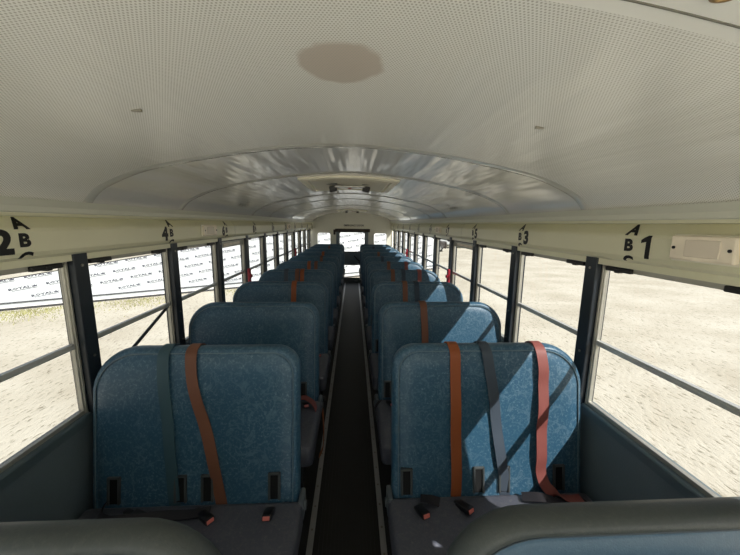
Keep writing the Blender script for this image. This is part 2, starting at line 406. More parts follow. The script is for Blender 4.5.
POSTS = [Y1+k*BAY for k in range(-3, 11)]
for s, nm, side in ((-1, 'left', 'left'), (1, 'right', 'right')):
    bm = bmesh.new()
    # lower wall with thickness, rounded sill ledge on top
    prof = [(s*W, 0.0), (s*W, ZS-0.045), (s*(W+0.065), ZS-0.045), (s*(W+0.065), -0.35), (s*(W+0.045), -0.35), (s*(W+0.045), 0.0)]
    extrude_profile(bm, prof, YF-0.05, YR+0.05)
    wall = link('wall_'+nm, bm, [m_side, m_body], kind='structure')
    wall['label'] = 'grey side panel below the %s windows' % nm
    bm = bmesh.new()
    extrude_profile(bm, [(s*(W-0.004), ZS-0.048), (s*(W-0.008), ZS-0.01), (s*(W-0.004), ZS-0.002), (s*(W+0.02), ZS), (s*(W+0.075), ZS-0.012), (s*(W+0.075), ZS-0.05)], YF, YR)
    sr = link('sill_rail', bm, m_sill, wall)
    bm = bmesh.new(); extrude_profile(bm, side_prof(s), YF-0.05, YR)
    hd = link('header_panel', bm, m_cover, wall, smooth=10)
    # upper body above the windows, outside
    bm = bmesh.new(); box(bm, s*1.172 if s > 0 else -1.196, 1.196 if s > 0 else -1.172, YF-0.05, YR+0.05, ZT+0.005, ZT+0.26); link('outer_skin', bm, m_body, wall)
    # ceiling edge lip
    bm = bmesh.new(); extrude_profile(bm, [(s*1.060, .052+H+.02), (s*1.074, .046+H), (s*1.074, .028+H), (s*1.082, .022+H), (s*1.085, .06+H)], YF-0.02, YR); link('header_lip', bm, m_lip, wall)
    # pillars between the windows
    for y in POSTS:
        bm = bmesh.new()
        box(bm, s*(W-0.022) if s > 0 else -(W+0.05), (W+0.05) if s > 0 else -(W-0.022), y-0.036, y+0.036, ZS-0.01, ZT+0.02, 0.004)
        p = link('window_pillar', bm, m_post, wall)
        bm = bmesh.new()
        for z in (ZT-0.05, ZM-0.06, ZS+0.06): cyl(bm, (s*(W-0.022), y+0.0, z), (s*(W-0.026), y, z), 0.006, 10)
        link('pillar_screws', bm, m_screw, p)
    if s > 0:
        bm = bmesh.new(); box(bm, W-0.018, W+0.05, 0.36, 0.70, ZS-0.01, ZT+0.02, 0.004); link('door_pillar_sun_block', bm, m_post, wall)  # unseen; widened forward to block sun from the right front cushion
    # header seams
    for k in range(2, 11, 2):
        y = Y1+k*BAY+0.3
        bm = bmesh.new(); extrude_profile(bm, [(s*(x-0.0012), z+H) for x, z in HP[4:10]] + [(s*(x+0.004), z+H) for x, z in HP[4:10][::-1]], y-0.001, y+0.001); link('panel_seam', bm, m_alu, hd)
    # seat numbers
    for r in range(0, 10):
        num = str(2*r+1 if s > 0 else 2*r+2); y = 1.133+0.83*r if s > 0 else (1.105+0.91*r if r < 2 else 1.165+0.868*r)
        bm = bmesh.new()
        if len(num) == 2: header_text(bm, num, s, y, 0.052, 0.084, 0.85)
        else: header_text(bm, num, s, y, 0.052, 0.085, 1.12)
        ya = y+0.072
        header_text(bm, 'A', s, ya, 0.004, 0.050, 1.1); header_text(bm, 'B', s, ya, 0.067, 0.048, 1.15); header_text(bm, 'C', s, ya, 0.131, 0.048, 1.15, 0.158)
        link('seat_number', bm, m_ink, hd, label='black seat number %s beside the letters A B C' % num)

# ---------------------------------------------------------------- windows
PUSH = (2, 6)     # bays with push-out emergency windows, counted from pillar Y1
edges = [YF] + POSTS + [YR]
wi = 0
for s in (-1, 1):
    for j in range(len(edges)-1):
        a, b = edges[j]+(0.036 if j > 0 else 0.02), edges[j+1]-(0.036 if j < len(edges)-2 else 0.03)
        wi += 1; k = j-4
        w = empty('window_%d' % wi, (s*W, (a+b)/2, ZS), kind='structure')
        def L(o): o.location -= Vector((s*W, (a+b)/2, ZS)); return o
        push = k in PUSH
        x0, x1 = sorted((s*(W+0.010), s*(W+0.030)))
        f = 0.018; ft = 0.070 if push else 0.024
        zt = ZT-0.026
        bm = bmesh.new()
        box(bm, x0, x1, a, a+f, ZS, zt, 0.003); box(bm, x0, x1, b-f, b, ZS, zt, 0.003)
        box(bm, x0, x1, a, b, ZS-0.002, ZS+0.016, 0.002); box(bm, x0, x1, a, b, zt-ft, zt+0.004, 0.003)
        xi0, xi1 = sorted((s*(W+0.004), s*(W+0.018)))
        box(bm, xi0, xi1, b-0.012, b-0.002, ZS, zt, 0.002); box(bm, xi0, xi1, a+0.002, a+0.012, ZS, zt, 0.002)
        L(link('window_frame', bm, m_alu, w))
        bm = bmesh.new(); xm0, xm1 = sorted((s*(W+0.008), s*(W+0.034)))
        box(bm, xm0, xm1, a+f*0.7, b-f, ZM-0.011, ZM+0.007, 0.003); box(bm, xm0+0.006*(s<0), xm1-0.006*(s>0), a+f*0.7, b-f, ZM+0.007, ZM+0.013, 0.002)
        L(link('middle_rail', bm, m_alu2, w))
        for nm_, z0, z1, dx in (('lower_pane', ZS+0.014, ZM-0.008, 0.024), ('upper_pane', ZM+0.005, zt-ft+0.004, 0.018)):
            bm = bmesh.new(); q = s*(W+dx); vv = [bm.verts.new(c) for c in ((q, a+f*0.8, z0), (q, b-f, z0), (q, b-f, z1), (q, a+f*0.8, z1))]; bm.faces.new(vv)
            L(link(nm_, bm, m_clear if k < -1 else m_glass, w))
        if not push:
            for yy, ln in ((b-0.16, 0.13), (a+0.035, 0.13)):
                bm = bmesh.new(); xl0, xl1 = sorted((s*(W-0.004), s*(W+0.016))); box(bm, xl0, xl1, yy, yy+ln, zt-0.026, zt-0.006, 0.004)
                box(bm, xl0-0.004*(s>0), xl1+0.004*(s<0), yy+ln*0.4, yy+ln*0.6, zt-0.030, zt-0.014, 0.003)
                L(link('sash_latch', bm, m_black, w))
        else:
            bm = bmesh.new(); xl0, xl1 = sorted((s*(W-0.020), s*(W+0.014))); xh0, xh1 = sorted((s*(W-0.045), s*(W-0.018)))
            yy = b+0.012
            box(bm, xh0, xh1, yy-0.028, yy+0.028, ZM-0.145, ZM+0.035, 0.008)
            box(bm, *sorted((s*(W-0.06), s*(W-0.03))), yy-0.026, yy+0.026, ZM-0.07, ZM-0.03, 0.008)
            L(link('emergency_release_handle', bm, m_red, w, label='red emergency release handle'))
            bm = bmesh.new(); box(bm, *sorted((s*(W+0.004), s*(W+0.02))), a+0.10, b-0.13, zt-0.055, zt-0.03, 0.003); L(link('push_out_notice', bm, m_lens, w))
            bm = bmesh.new(); box(bm, *sorted((s*(W+0.002), s*(W+0.016))), a+0.02, b-0.01, zt-0.014, zt+0.002, 0.002); L(link('hinge_bar', bm, m_black, w))
        if s < 0 and k == 0:
            bm = bmesh.new(); tube(bm, [(-W-0.02, 2.105, ZM-0.004), (-W-0.02, 1.50, ZM-0.24)], 0.009, 8); L(link('sash_stay', bm, m_post, w, label='thin dark diagonal stay below the middle rail'))

# ---------------------------------------------------------------- rear wall and door
def wall_holes(x0, x1, holes, zlow, ztop_fn, y, th, bm):
    """sheet with rectangular holes, by columns"""
    xs = sorted({x0, x1, *[h[0] for h in holes], *[h[1] for h in holes], *[i*0.1 for i in range(-11, 12)]})
    for a, b in zip(xs, xs[1:]):
        if b-a < 1e-6 or a < x0-1e-6 or b > x1+1e-6: continue
        mid = (a+b)/2; hs = sorted([h for h in holes if h[0] <= mid <= h[1]], key=lambda h: h[2])
        z = zlow
        segs = []
        for h in hs: segs.append((z, z, h[2], h[2])); z = h[3]
        segs.append((z, z, ztop_fn(a), ztop_fn(b)))
        for (za, zb, zc, zd) in segs:
            if zc-za < 1e-4 and zd-zb < 1e-4: continue
            v = [bm.verts.new(c) for c in ((a, y, za), (b, y, zb), (b, y, zd), (a, y, zc), (a, y+th, za), (b, y+th, zb), (b, y+th, zd), (a, y+th, zc))]
            for f in ((0,1,2,3), (7,6,5,4), (0,4,5,1), (3,2,6,7), (0,3,7,4), (1,5,6,2)): bm.faces.new([v[i] for i in f])
ctop = lambda x: ceil_z(max(-1.087, min(1.087, x)))+0.03
DX0, DX1, DZ1 = -0.475, 0.475, H-0.165
RW = [(-1.0, -0.60, H-0.66, H-0.245), (0.60, 1.0, H-0.66, H-0.245)]
bm = bmesh.new()
wall_holes(-1.2, 1.2, RW + [(DX0, DX1, 0.0, DZ1)], 0.0, ctop, YR, 0.06, bm)
back = link('wall_back', bm, m_rear, kind='structure')
def rframe(bm, x0, x1, z0, z1, y0, y1, t, r=0.05):
    """rounded rubber gasket ring"""
    pts = []
    for cx, cz, a0 in ((x1-r, z1-r, 0), (x0+r, z1-r, 90), (x0+r, z0+r, 180), (x1-r, z0+r, 270)):
        for i in range(6):
            a = math.radians(a0+18*i); pts.append((cx+r*math.cos(a), cz+r*math.sin(a)))
    n_ = len(pts)
    inn = [((x0+x1)/2+(x-(x0+x1)/2)*(1-2*t/(x1-x0)), (z0+z1)/2+(z-(z0+z1)/2)*(1-2*t/(z1-z0))) for x, z in pts]
    cor = []
    for i, (x, z) in enumerate(pts):
        q = i//6; cor.append(((x1, x0, x0, x1)[q], (z1, z1, z0, z0)[q]))
    R = [[bm.verts.new((x, y, z)) for x, z in P] for P, y in ((inn, y0), (inn, y1), (cor, y1), (cor, y0))]
    for a in range(4):
        A, B = R[a], R[(a+1) % 4]
        for i in range(n_):
            q = [A[i], A[(i+1) % n_], B[(i+1) % n_], B[i]]
            try: bm.faces.new(q)
            except ValueError: pass
    bmesh.ops.remove_doubles(bm, verts=bm.verts, dist=1e-5)
def pane(bm, x0, x1, z0, z1, y):
    bm.faces.new([bm.verts.new(c) for c in ((x0, y, z0), (x1, y, z0), (x1, y, z1), (x0, y, z1))])
m_gask = mat('rubber_gasket', (40, 40, 40), 0.6)
for (x0, x1, z0, z1) in RW:
    wi += 1
    w = empty('window_%d' % wi, (0, 0, 0), kind='structure')
    bm = bmesh.new(); rframe(bm, x0-0.01, x1+0.01, z0-0.01, z1+0.01, YR-0.012, YR+0.06, 0.028, 0.07); link('window_frame', bm, m_rear, w)
    bm = bmesh.new(); pane(bm, x0, x1, z0, z1, YR+0.03); link('window_pane', bm, m_glass, w)
door = empty('door_1', (0, YR, 0), kind='structure')
def LD(o): o.location.y -= YR; return o
DU = (-0.365, 0.365, H-0.80, H-0.235); DL = (-0.30, 0.30, H-1.56, H-1.17)
bm = bmesh.new(); wall_holes(DX0+0.02, DX1-0.02, [DU, DL], -0.03, lambda x: DZ1-0.02, YR-0.01, 0.05, bm)
LD(link('door_leaf', bm, m_reard, door))
bm = bmesh.new()
box(bm, DX0-0.06, DX0+0.02, YR-0.03, YR+0.05, 0, DZ1+0.02, 0.006); box(bm, DX1-0.02, DX1+0.06, YR-0.03, YR+0.05, 0, DZ1+0.02, 0.006); box(bm, DX0-0.06, DX1+0.06, YR-0.03, YR+0.05, DZ1-0.02, DZ1+0.03, 0.006)
LD(link('door_frame', bm, m_rear, door))
bm = bmesh.new(); rframe(bm, *(DU[0]-0.012, DU[1]+0.012, DU[2]-0.012, DU[3]+0.012), YR-0.018, YR+0.04, 0.022, 0.05); LD(link('upper_gasket', bm, m_gask, door))
bm = bmesh.new(); rframe(bm, *(DL[0]-0.012, DL[1]+0.012, DL[2]-0.012, DL[3]+0.012), YR-0.018, YR+0.04, 0.022, 0.05); LD(link('lower_gasket', bm, m_gask, door))
bm = bmesh.new(); pane(bm, DU[0], DU[1], DU[2], DU[3], YR+0.015); LD(link('upper_pane', bm, m_glass, door))
bm = bmesh.new(); pane(bm, DL[0], DL[1], DL[2], DL[3], YR+0.015); LD(link('lower_pane', bm, m_glass, door))
bm = bmesh.new(); box(bm, -0.48, 0.50, YR-0.09, YR-0.02, H-0.235, H-0.145, 0.015); box(bm, -0.53, -0.47, YR-0.07, YR-0.02, H-0.31, H-0.17, 0.01)
LD(link('padded_header', bm, mat('dark_pad', (58, 50, 46), 0.6), door, label='dark padded bar above the door'))
bm = bmesh.new(); tube(bm, [(0.24, YR-0.02, H-1.08), (0.24, YR-0.07, H-1.08), (0.18, YR-0.08, H-1.03), (0.06, YR-0.08, H-0.90)], 0.02, 10); box(bm, 0.19, 0.40, YR-0.035, YR-0.005, H-1.14, H-1.02, 0.01)
LD(link('door_handle', bm, m_black, door, smooth=40))
bm = bmesh.new(); V, F = text_geo('EMERGENCY DOOR', 0.02, 2); wd = max(v[0] for v in V); h = 0.052
add_flat(bm, V, F, lambda a, b: (0.05+(a-wd/2)*h*0.9, YR-0.002, H-0.075+b*h)); link('emergency_door_lettering', bm, m_ink, back)

# unseen driver's area: pale slab and floor plate invented to bounce daylight upward
m_bounce = mat('pale_bounce_paint', (205, 205, 200), 0.6)
bm = bmesh.new(); extrude_profile(bm, [(-1.14, 0.0), (1.14, 0.0), (1.14, 0.50), (1.08, 0.58), (-1.08, 0.58), (-1.14, 0.50)], YF+0.01, YF+0.45)
tag(link('bounce_dashboard', bm, m_bounce), 'unseen pale slab under the windshield, added to bounce daylight', 'bounce_dashboard')
bm = bmesh.new(); box(bm, -1.14, 1.14, YF+0.46, -0.15, 0.008, 0.02, 0.004); link('bounce_floor_plate', bm, m_bounce, floor)  # pale plate added out of view so sunlight bounces up

# unseen front end closes the body; large windshield invented to let daylight in
bm = bmesh.new()
wall_holes(-1.2, 1.2, [(-1.06, -0.03, 0.66, 1.80), (0.03, 1.06, 0.66, 1.80)], 0.0, ctop, YF-0.06, 0.06, bm)
front = link('wall_front', bm, m_rear, kind='structure')
for x0, x1 in ((-1.06, -0.03), (0.03, 1.06)):
    wi += 1; w = empty('window_%d' % wi, kind='structure')
    bm = bmesh.new(); rframe(bm, x0-0.01, x1+0.01, 0.65, 1.81, YF-0.06, YF+0.01, 0.03, 0.07); link('windshield_gasket', bm, m_gask, w)
    bm = bmesh.new(); pane(bm, x0, x1, 0.66, 1.80, YF-0.03); link('windshield_pane', bm, m_clear, w)

# ---------------------------------------------------------------- roof hatches
def roof_hatch(x, y0, y1, label):
    hw = 0.35; z = ceil_z(0.30)
    t = empty('roof_hatch', (x, (y0+y1)/2, z-0.004), label, 'hatch')
    yc = (y0+y1)/2; hl = (y1-y0)/2
    def ring(bm, w0, l0, z0, w1, l1, z1, curved=0.0):
        A = []; B = []
        for (sx, sy) in ((-1,-1),(-0.5,-1),(0,-1),(0.5,-1),(1,-1),(1,-0.5),(1,0),(1,0.5),(1,1),(0.5,1),(0,1),(-0.5,1),(-1,1),(-1,0.5),(-1,0),(-1,-0.5)):
            cz = curved*(1-sx*sx)
            A.append(bm.verts.new((sx*w0, sy*l0, z0+cz))); B.append(bm.verts.new((sx*w1, sy*l1, z1+cz)))
        n_ = len(A)
        for i in range(n_): bm.faces.new((A[i], A[(i+1) % n_], B[(i+1) % n_], B[i]))
        return A, B
    cv = 0.022
    bm = bmesh.new(); ring(bm, hw, hl, 0.01, hw, hl, -0.012, cv); ring(bm, hw, hl, -0.012, hw-0.012, hl-0.012, -0.018, cv); ring(bm, hw-0.012, hl-0.012, -0.018, hw-0.045, hl-0.045, -0.016, cv); ring(bm, hw-0.045, hl-0.045, -0.016, hw-0.05, hl-0.05, 0.0, cv)
    bmesh.ops.remove_doubles(bm, verts=bm.verts, dist=1e-5); link('hatch_frame', bm, m_hatch, t, smooth=30)
    bm = bmesh.new(); A, B = ring(bm, hw-0.052, hl-0.052, 0.0, hw-0.075, hl-0.075, -0.014, cv); ring(bm, hw-0.075, hl-0.075, -0.014, hw-0.10, hl-0.10, -0.008, cv)
    A, B = ring(bm, hw-0.10, hl-0.10, -0.008, hw-0.16, hl-0.16, -0.008, cv); bm.faces.new(B)
    bmesh.ops.remove_doubles(bm, verts=bm.verts, dist=1e-5); link('hatch_lid', bm, mat('hatch_lid_plastic', (214, 208, 188), 0.4), t, smooth=30)
    bm = bmesh.new(); box(bm, -0.12, 0.12, -0.035, 0.035, -0.022, -0.004, 0.006); hb = link('hatch_handle', bm, m_silver, t)
    hb.location = (0, -0.02, 0)
    for sx in (-1, 1):
        bm = bmesh.new(); box(bm, sx*0.135-0.03, sx*0.135+0.03, -0.025, 0.025, -0.026, 0.02, 0.008, mtx=Matrix.Rotation(sx*0.2, 4, 'Y')); link('handle_bracket', bm, m_black, hb)
        bm = bmesh.new(); box(bm, sx*0.14-0.045, sx*0.14+0.045, -0.12, -0.095, -0.006, 0.006, 0.003); link('warning_decal', bm, m_black, t)
        bm = bmesh.new(); box(bm, sx*0.235-0.012, sx*0.235+0.012, -0.12, 0.06, -0.006, 0.006, 0.003); link('hinge_spring', bm, mat('spring_dark', (120, 96, 80), 0.5), t)
    bm = bmesh.new(); box(bm, -0.012, 0.012, -0.03, 0.03, -0.03, -0.018, 0.003); link('red_latch', bm, mat('dull_red', (120, 48, 36), 0.5), hb)
    return t
roof_hatch(0, 2.29, 3.07, 'cream roof escape hatch with silver handle, the nearer of two in the ceiling')
roof_hatch(0, 7.45, 8.2, 'cream roof escape hatch near the rear door, the farther of two')

# ---------------------------------------------------------------- lights on the header panels
def header_light(side, y0, y1, label, big=True):
    yc = (y0+y1)/2; hl = (y1-y0)/2; z0, z1 = H-0.108, H-0.020
    t = empty('header_light', (side*1.104, yc, (z0+z1)/2), label, 'light')
    hz = (z1-z0)/2
    bm = bmesh.new(); box(bm, *sorted((0.001*side, -side*0.008)), -hl, hl, -hz, hz, 0.003); link('light_base', bm, m_hatch, t)
    bm = bmesh.new(); box(bm, *sorted((-side*0.006, -side*0.024)), -hl+0.006, hl-0.006, -hz+0.005, hz-0.005, 0.006); link('light_lens', bm, m_lens, t)
    bm = bmesh.new(); box(bm, *sorted((-side*0.022, -side*0.0265)), -hl*0.55, hl*0.45, -hz*0.6, hz*0.6, 0.002); link('lens_window', bm, mat('lens_grey', (224, 212, 194), 0.25), t)
    for yy in (-hl+0.02, hl-0.02):
        bm = bmesh.new(); cyl(bm, (-side*0.022, yy, 0), (-side*0.027, yy, 0), 0.005, 10); link('lens_screw', bm, m_black, t)
    return t
header_light(1, 0.825, 1.025, 'frosted header light beside seat number 1 on the right')
header_light(-1, 2.48, 2.72, 'frosted header light between seat numbers 4 and 6')
header_light(1, 3.92, 4.16, 'frosted header light far along the right header panel')
header_light(-1, 5.60, 5.84, 'frosted header light far along the left header panel')

# ---------------------------------------------------------------- seats
SW = 0.905          # back width
def rr_outline(w, h, rin, rout, n_=9, taper=0.0):
    """closed outline in (x,z): x from 0 (aisle) to w (wall); bottom at 0; top corners rounded"""
    pts = [(0.02, 0.0), (w-0.02, 0.0), (w, 0.02)]
    pts += [(w, z) for z in np.linspace(0.08, h-rout-0.02, 8)]
    for i in range(n_+1):
        a = PI/2*i/n_; pts.append((w-rout+rout*math.cos(a)-taper*math.sin(a), h-rout*1.0+rout*math.sin(a)))
    pts += [(x, h) for x in np.linspace(w-rout-0.04-taper, rin+0.04, 10)]
    for i in range(n_+1):
        a = PI/2+PI/2*i/n_; pts.append((rin+rin*math.cos(a), h-rin+rin*math.sin(a)))
    pts += [(0, z) for z in np.linspace(h-rin-0.02, 0.08, 8)] + [(0, 0.02)]
    return pts
def pad_mesh(w, h, th, rin, rout, bulge=0.012, rim_mat=0, inset=0.028, taper=0.015):
    """front at y=0 facing -Y; material 0 face, 1 rim"""
    bm = bmesh.new(); O = rr_outline(w, h, rin, rout, taper=taper); cx, cz = w/2, h/2
    def loop(ins, y):
        sx = 1-2*ins/w; sz = 1-2*ins/h
        return [bm.verts.new((cx+(x-cx)*sx, y, cz+(z-cz)*sz)) for x, z in O]
    spec = [(0.42*min(w,h), -bulge, 0), (0.30*min(w,h), -bulge, 0), (0.20*min(w,h), -bulge, 0), (inset*3.6, -bulge*0.95, 0), (inset*2.6, -bulge*0.8, 0), (inset*1.4, -bulge*0.2, 0), (inset, 0.004, 0), (inset*0.85, -0.002, 1), (inset*0.4, 0.006, 1), (0.003, th*0.22, 1), (0, th*0.42, 1), (0.001, th*0.62, 1),
            (0.008, th*0.84, 1), (inset*0.8, th*0.98, 1), (inset*2, th*1.0, 0), (0.2*min(w,h), th*1.03, 0), (0.42*min(w,h), th*1.03, 0)]
    Ls = [loop(i, y) for i, y, m_ in spec]
    N = len(O)
    for (A, B, s_) in zip(Ls, Ls[1:], spec[1:]):
        for i in range(N):
            f = bm.faces.new((A[i], A[(i+1) % N], B[(i+1) % N], B[i])); f.material_index = s_[2]; f.smooth = True
    for Lp in (Ls[0], Ls[-1]):
        c_ = bm.verts.new((cx, Lp[0].co.y, cz))
        for i in range(N): bm.faces.new((Lp[i], Lp[(i+1) % N], c_)).smooth = True
    return bm, O
TILT = math.radians(9.5)
BH = 0.80           # back height from its lower edge
ZB = 1.14-BH*math.cos(TILT)
Y_BACK = 0.0        # front bottom reference
def tilt_obj(o, y=0.0, z=ZB):
    o.rotation_euler = (-TILT, 0, 0); o.location = (o.location.x, y, z); return o
# a child inside the back's own frame: point (x, d, t): t metres up the face, d metres in front of it
def on_back(x, t, d=0.0):
    c, s_ = math.cos(TILT), math.sin(TILT)
    return Vector((x, -d*c + t*s_, ZB + t*c + d*s_))

def mirror_x(bm):
    for v in bm.verts: v.co.x = -v.co.x
def ribbon(bm, pts, w, th=0.0018):
    """pts: list of (point, width_dir)"""
    secs = []
    P = [Vector(p[0]) for p in pts]
    for i, (p, wdir) in enumerate(pts):
        a = P[max(0, i-1)]; b = P[min(len(P)-1, i+1)]; t = (b-a).normalized(); wd_ = Vector(wdir).normalized(); wd_ = (wd_-t*wd_.dot(t)).normalized(); n_ = t.cross(wd_)
        p = Vector(p); secs.append([bm.verts.new(p+wd_*w/2*a_+n_*th*b_) for a_, b_ in ((-1,-1),(-0.5,-1.35),(0,-1),(0.5,-1.35),(1,-1),(1,1),(0,1.2),(-1,1))])
    for A, B in zip(secs, secs[1:]):
        for k in range(8): bm.faces.new((A[k], A[(k+1) % 8], B[(k+1) % 8], B[k]))
    bm.faces.new(secs[0]); bm.faces.new(secs[-1][::-1])
def smooth_path(ctrl, n_=6):
    """ctrl: (x,y,z, wx,wy,wz)"""
    P = catmull([Vector(c[:3]) for c in ctrl], n_); Wd = catmull([Vector(c[3:]) for c in ctrl], n_)
    return list(zip(P, Wd))

TH = 0.10
_cache = {}
def cached(key, fn):
    if key not in _cache: _cache[key] = fn()
    return _cache[key]
def add_child(name, me, parent, loc=(0,0,0), rot=(0,0,0), label=None):
    o = bpy.data.objects.new(name, me); COL.objects.link(o); o.parent = parent; o.location = loc; o.rotation_euler = rot
    if label: o['label'] = label
    return o
def finish(bm, name, mats, smooth=None):
    me = bpy.data.meshes.new(name); bmesh.ops.recalc_face_normals(bm, faces=bm.faces); bm.to_mesh(me); bm.free()
    for m in mats: me.materials.append(m)
    if smooth:
        for p in me.polygons: p.use_smooth = True
        me.set_sharp_from_angle(angle=math.radians(smooth))
    return me
def mesh_back(side):
    bm, O = pad_mesh(SW, BH, TH, 0.105, 0.17)
    if side < 0: mirror_x(bm)
    me = finish(bm, 'backrest', [m_blue, m_blue]); 
    for p in me.polygons: p.use_smooth = True
    return me
def mesh_piping(side):
    bm = bmesh.new(); O = rr_outline(SW, BH, 0.105, 0.17, taper=0.015); ins = 0.026
    pts = [(side*(SW/2+(x-SW/2)*(1-2*ins/SW)), -0.001, BH/2+(z-BH/2)*(1-2*ins/BH)) for x, z in O]
    tube(bm, pts, 0.0026, 6, True); return finish(bm, 'piping', [m_pipe], 60)
def mesh_cushion(side):
    bm = bmesh.new(); box(bm, 0, SW+0.03, 0, 0.50, 0, 0.135, 0.0)
    es = [e for e in bm.edges]
    bmesh.ops.bevel(bm, geom=es, offset=0.032, segments=4, profile=0.5, affect='EDGES')
    if side < 0: mirror_x(bm)
    return finish(bm, 'cushion', [m_cush], 50)
def mesh_leg(side):
    bm = bmesh.new(); tube(bm, [(0, 0, 0.005), (0, 0.0, 0.30), (0, 0.04, 0.33)], 0.014, 8); box(bm, -0.03, 0.03, -0.04, 0.04, 0, 0.008, 0.002); return finish(bm, 'leg', [m_steel], 40)
def mesh_frame(side):
    bm = bmesh.new(); x1 = SW
    tube(bm, [(0.06, -0.40, 0.32), (x1-0.03, -0.40, 0.32)], 0.0135, 8); tube(bm, [(0.06, 0.02, 0.32), (x1-0.03, 0.02, 0.32)], 0.0135, 8)
    tube(bm, [(0.06, -0.40, 0.32), (0.06, 0.02, 0.32)], 0.0135, 8); tube(bm, [(x1-0.03, -0.40, 0.32), (x1-0.03, 0.02, 0.32)], 0.0135, 8)
    box(bm, 0.08, x1-0.05, -0.39, 0.0, 0.318, 0.334)
    if side < 0: mirror_x(bm)
    return finish(bm, 'seat_frame', [m_steel], 40)
def mesh_hinge():
    bm = bmesh.new(); box(bm, -0.012, 0.012, -0.04, 0.05, -0.05, 0.05, 0.008); cyl(bm, (-0.02, 0, 0), (0.02, 0, 0), 0.02, 12); return finish(bm, 'hinge_cap', [mat('hinge_cap_plastic', (84, 92, 98), 0.4)], 40)
def mesh_slot():
    bm = bmesh.new(); w, h = 0.027, 0.060
    box(bm, -w, w, -0.012, 0.010, h-0.010, h, 0.003); box(bm, -w, -w+0.010, -0.012, 0.010, -h, h, 0.003); box(bm, w-0.010, w, -0.012, 0.010, -h, h, 0.003)
    return finish(bm, 'belt_slot', [m_slot])
def mesh_slot_in():
    bm = bmesh.new(); box(bm, -0.018, 0.018, -0.006, 0.008, -0.058, 0.052); return finish(bm, 'slot_opening', [m_slotin])
def mesh_buckle():
    bm = bmesh.new(); box(bm, -0.019, 0.019, -0.034, 0.040, -0.011, 0.013, 0.005); box(bm, -0.012, 0.012, 0.03, 0.085, -0.006, 0.006, 0.003); return finish(bm, 'buckle', [m_black], 40)
def mesh_button():
    bm = bmesh.new(); box(bm, -0.014, 0.014, -0.0375, -0.032, -0.006, 0.009, 0.001); return finish(bm, 'release_button', [mat('button_red', (215, 120, 110), 0.4)])

def belt(seat, x_top, x_bot, colour, side, wob=0.0, style='straight', lift=0.006, label=None):
    """shoulder belt: from behind the back, over its top, down the face into the seat joint"""
    bm = bmesh.new(); wdx = (1, 0, 0)
    c = []
    def P(x, t, d, wd_=wdx): v = on_back(side*x, t, d); c.append((v.x, v.y, v.z, *wd_))
    P(x_top, BH-0.26, -TH-0.012); P(x_top, BH-0.06, -TH-0.008); P(x_top, BH-0.012, -TH+0.01)
    P(x_top, BH+0.004, -TH*0.62); P(x_top, BH+0.004, -TH*0.35); P(x_top, BH-0.012, -0.002); P(x_top+(x_bot-x_top)*0.03, BH-0.04, 0.016+lift*0.5)
    n_ = 9
    if style == 'rose':
        for i in range(1, n_):
            f = i/n_; t = BH-0.04-(BH-0.04-0.15)*f
            P(x_top+0.004*math.sin(f*7)-0.006*f, t, 0.024+0.010*math.sin(f*PI)+0.004*math.sin(f*19))
        P(x_top+0.012, 0.16, 0.035, (1, -0.3, 0)); P(x_top+0.045, 0.135, 0.055, (0.9, -0.6, 0.1)); P(x_top+0.10, 0.125, 0.075, (0.3, -1, 0.1)); P(x_top+0.15, 0.128, 0.08, (0, -1, 0))
    else:
        zb = 0.115
        for i in range(1, n_):
            f = i/n_; t = BH-0.04-(BH-0.04-zb-0.02)*f
            x = x_top+(x_bot-x_top)*f + wob*math.sin(f*6.5)*(1-f)
            tw = 0.25*math.sin(f*9+x_top*20)*wob*20
            P(x, t, 0.016+lift+0.003*math.sin(f*14+x_top*9), (1, tw, 0))
        P(x_bot, zb, 0.012)
        P(x_bot, zb-0.03, 0.0)
    ribbon(bm, smooth_path(c, 5), 0.048)
    me = finish(bm, 'shoulder_belt', [m_strap[colour]], 40)
    return add_child('shoulder_belt', me, seat, label=label or '%s belt strap' % colour)

def buckle(seat, x, side, rz=0.0, tip=-0.35, y=-0.07, z=None):
    o = add_child('buckle', cached('bk', mesh_buckle), seat, (side*x, y, 0.478 if z is None else z), (tip, 0, rz)); add_child('release_button', cached('bt', mesh_button), o)
    return o

# belts per seat: (x_top, x_bottom, colour, wobble, style) measured from the aisle edge of the back
X_IN = 0.213
def make_seat(side, row, belts, slots, buckles, label, lap=None):
    y = 1.262 + 0.83*row
    seat = empty('bus_seat', (side*X_IN, y, 0), label, 'bus seat', 'bus seats in two columns along the aisle')
    b = add_child('backrest', cached(('b', side), lambda: mesh_back(side)), seat, (0, 0, ZB), (-TILT, 0, 0))
    add_child('piping', cached(('p', side), lambda: mesh_piping(side)), b)
    add_child('cushion', cached(('c', side), lambda: mesh_cushion(side)), seat, (-side*0.022, -0.485, 0.335))
    add_child('seat_frame', cached(('f', side), lambda: mesh_frame(side)), seat)
    for yy in (-0.38, 0.0): add_child('leg', cached('leg', lambda: mesh_leg(1)), seat, (side*0.06, yy, 0))
    add_child('hinge_cap', cached('hg', mesh_hinge), seat, (-side*0.012, 0.03, 0.42))
    if row < 6:
        for x in slots:
            v = on_back(side*x, 0.185, 0.010); s_ = add_child('belt_slot', cached('sl', mesh_slot), seat, v, (-TILT, 0, 0)); add_child('slot_opening', cached('si', mesh_slot_in), s_)
    for bt in belts: belt(seat, bt[0], bt[1], bt[2], side, bt[3] if len(bt) > 3 else 0.0, bt[4] if len(bt) > 4 else 'straight')
    for bk in buckles: buckle(seat, *bk[:1], side, *bk[1:])
    return seat

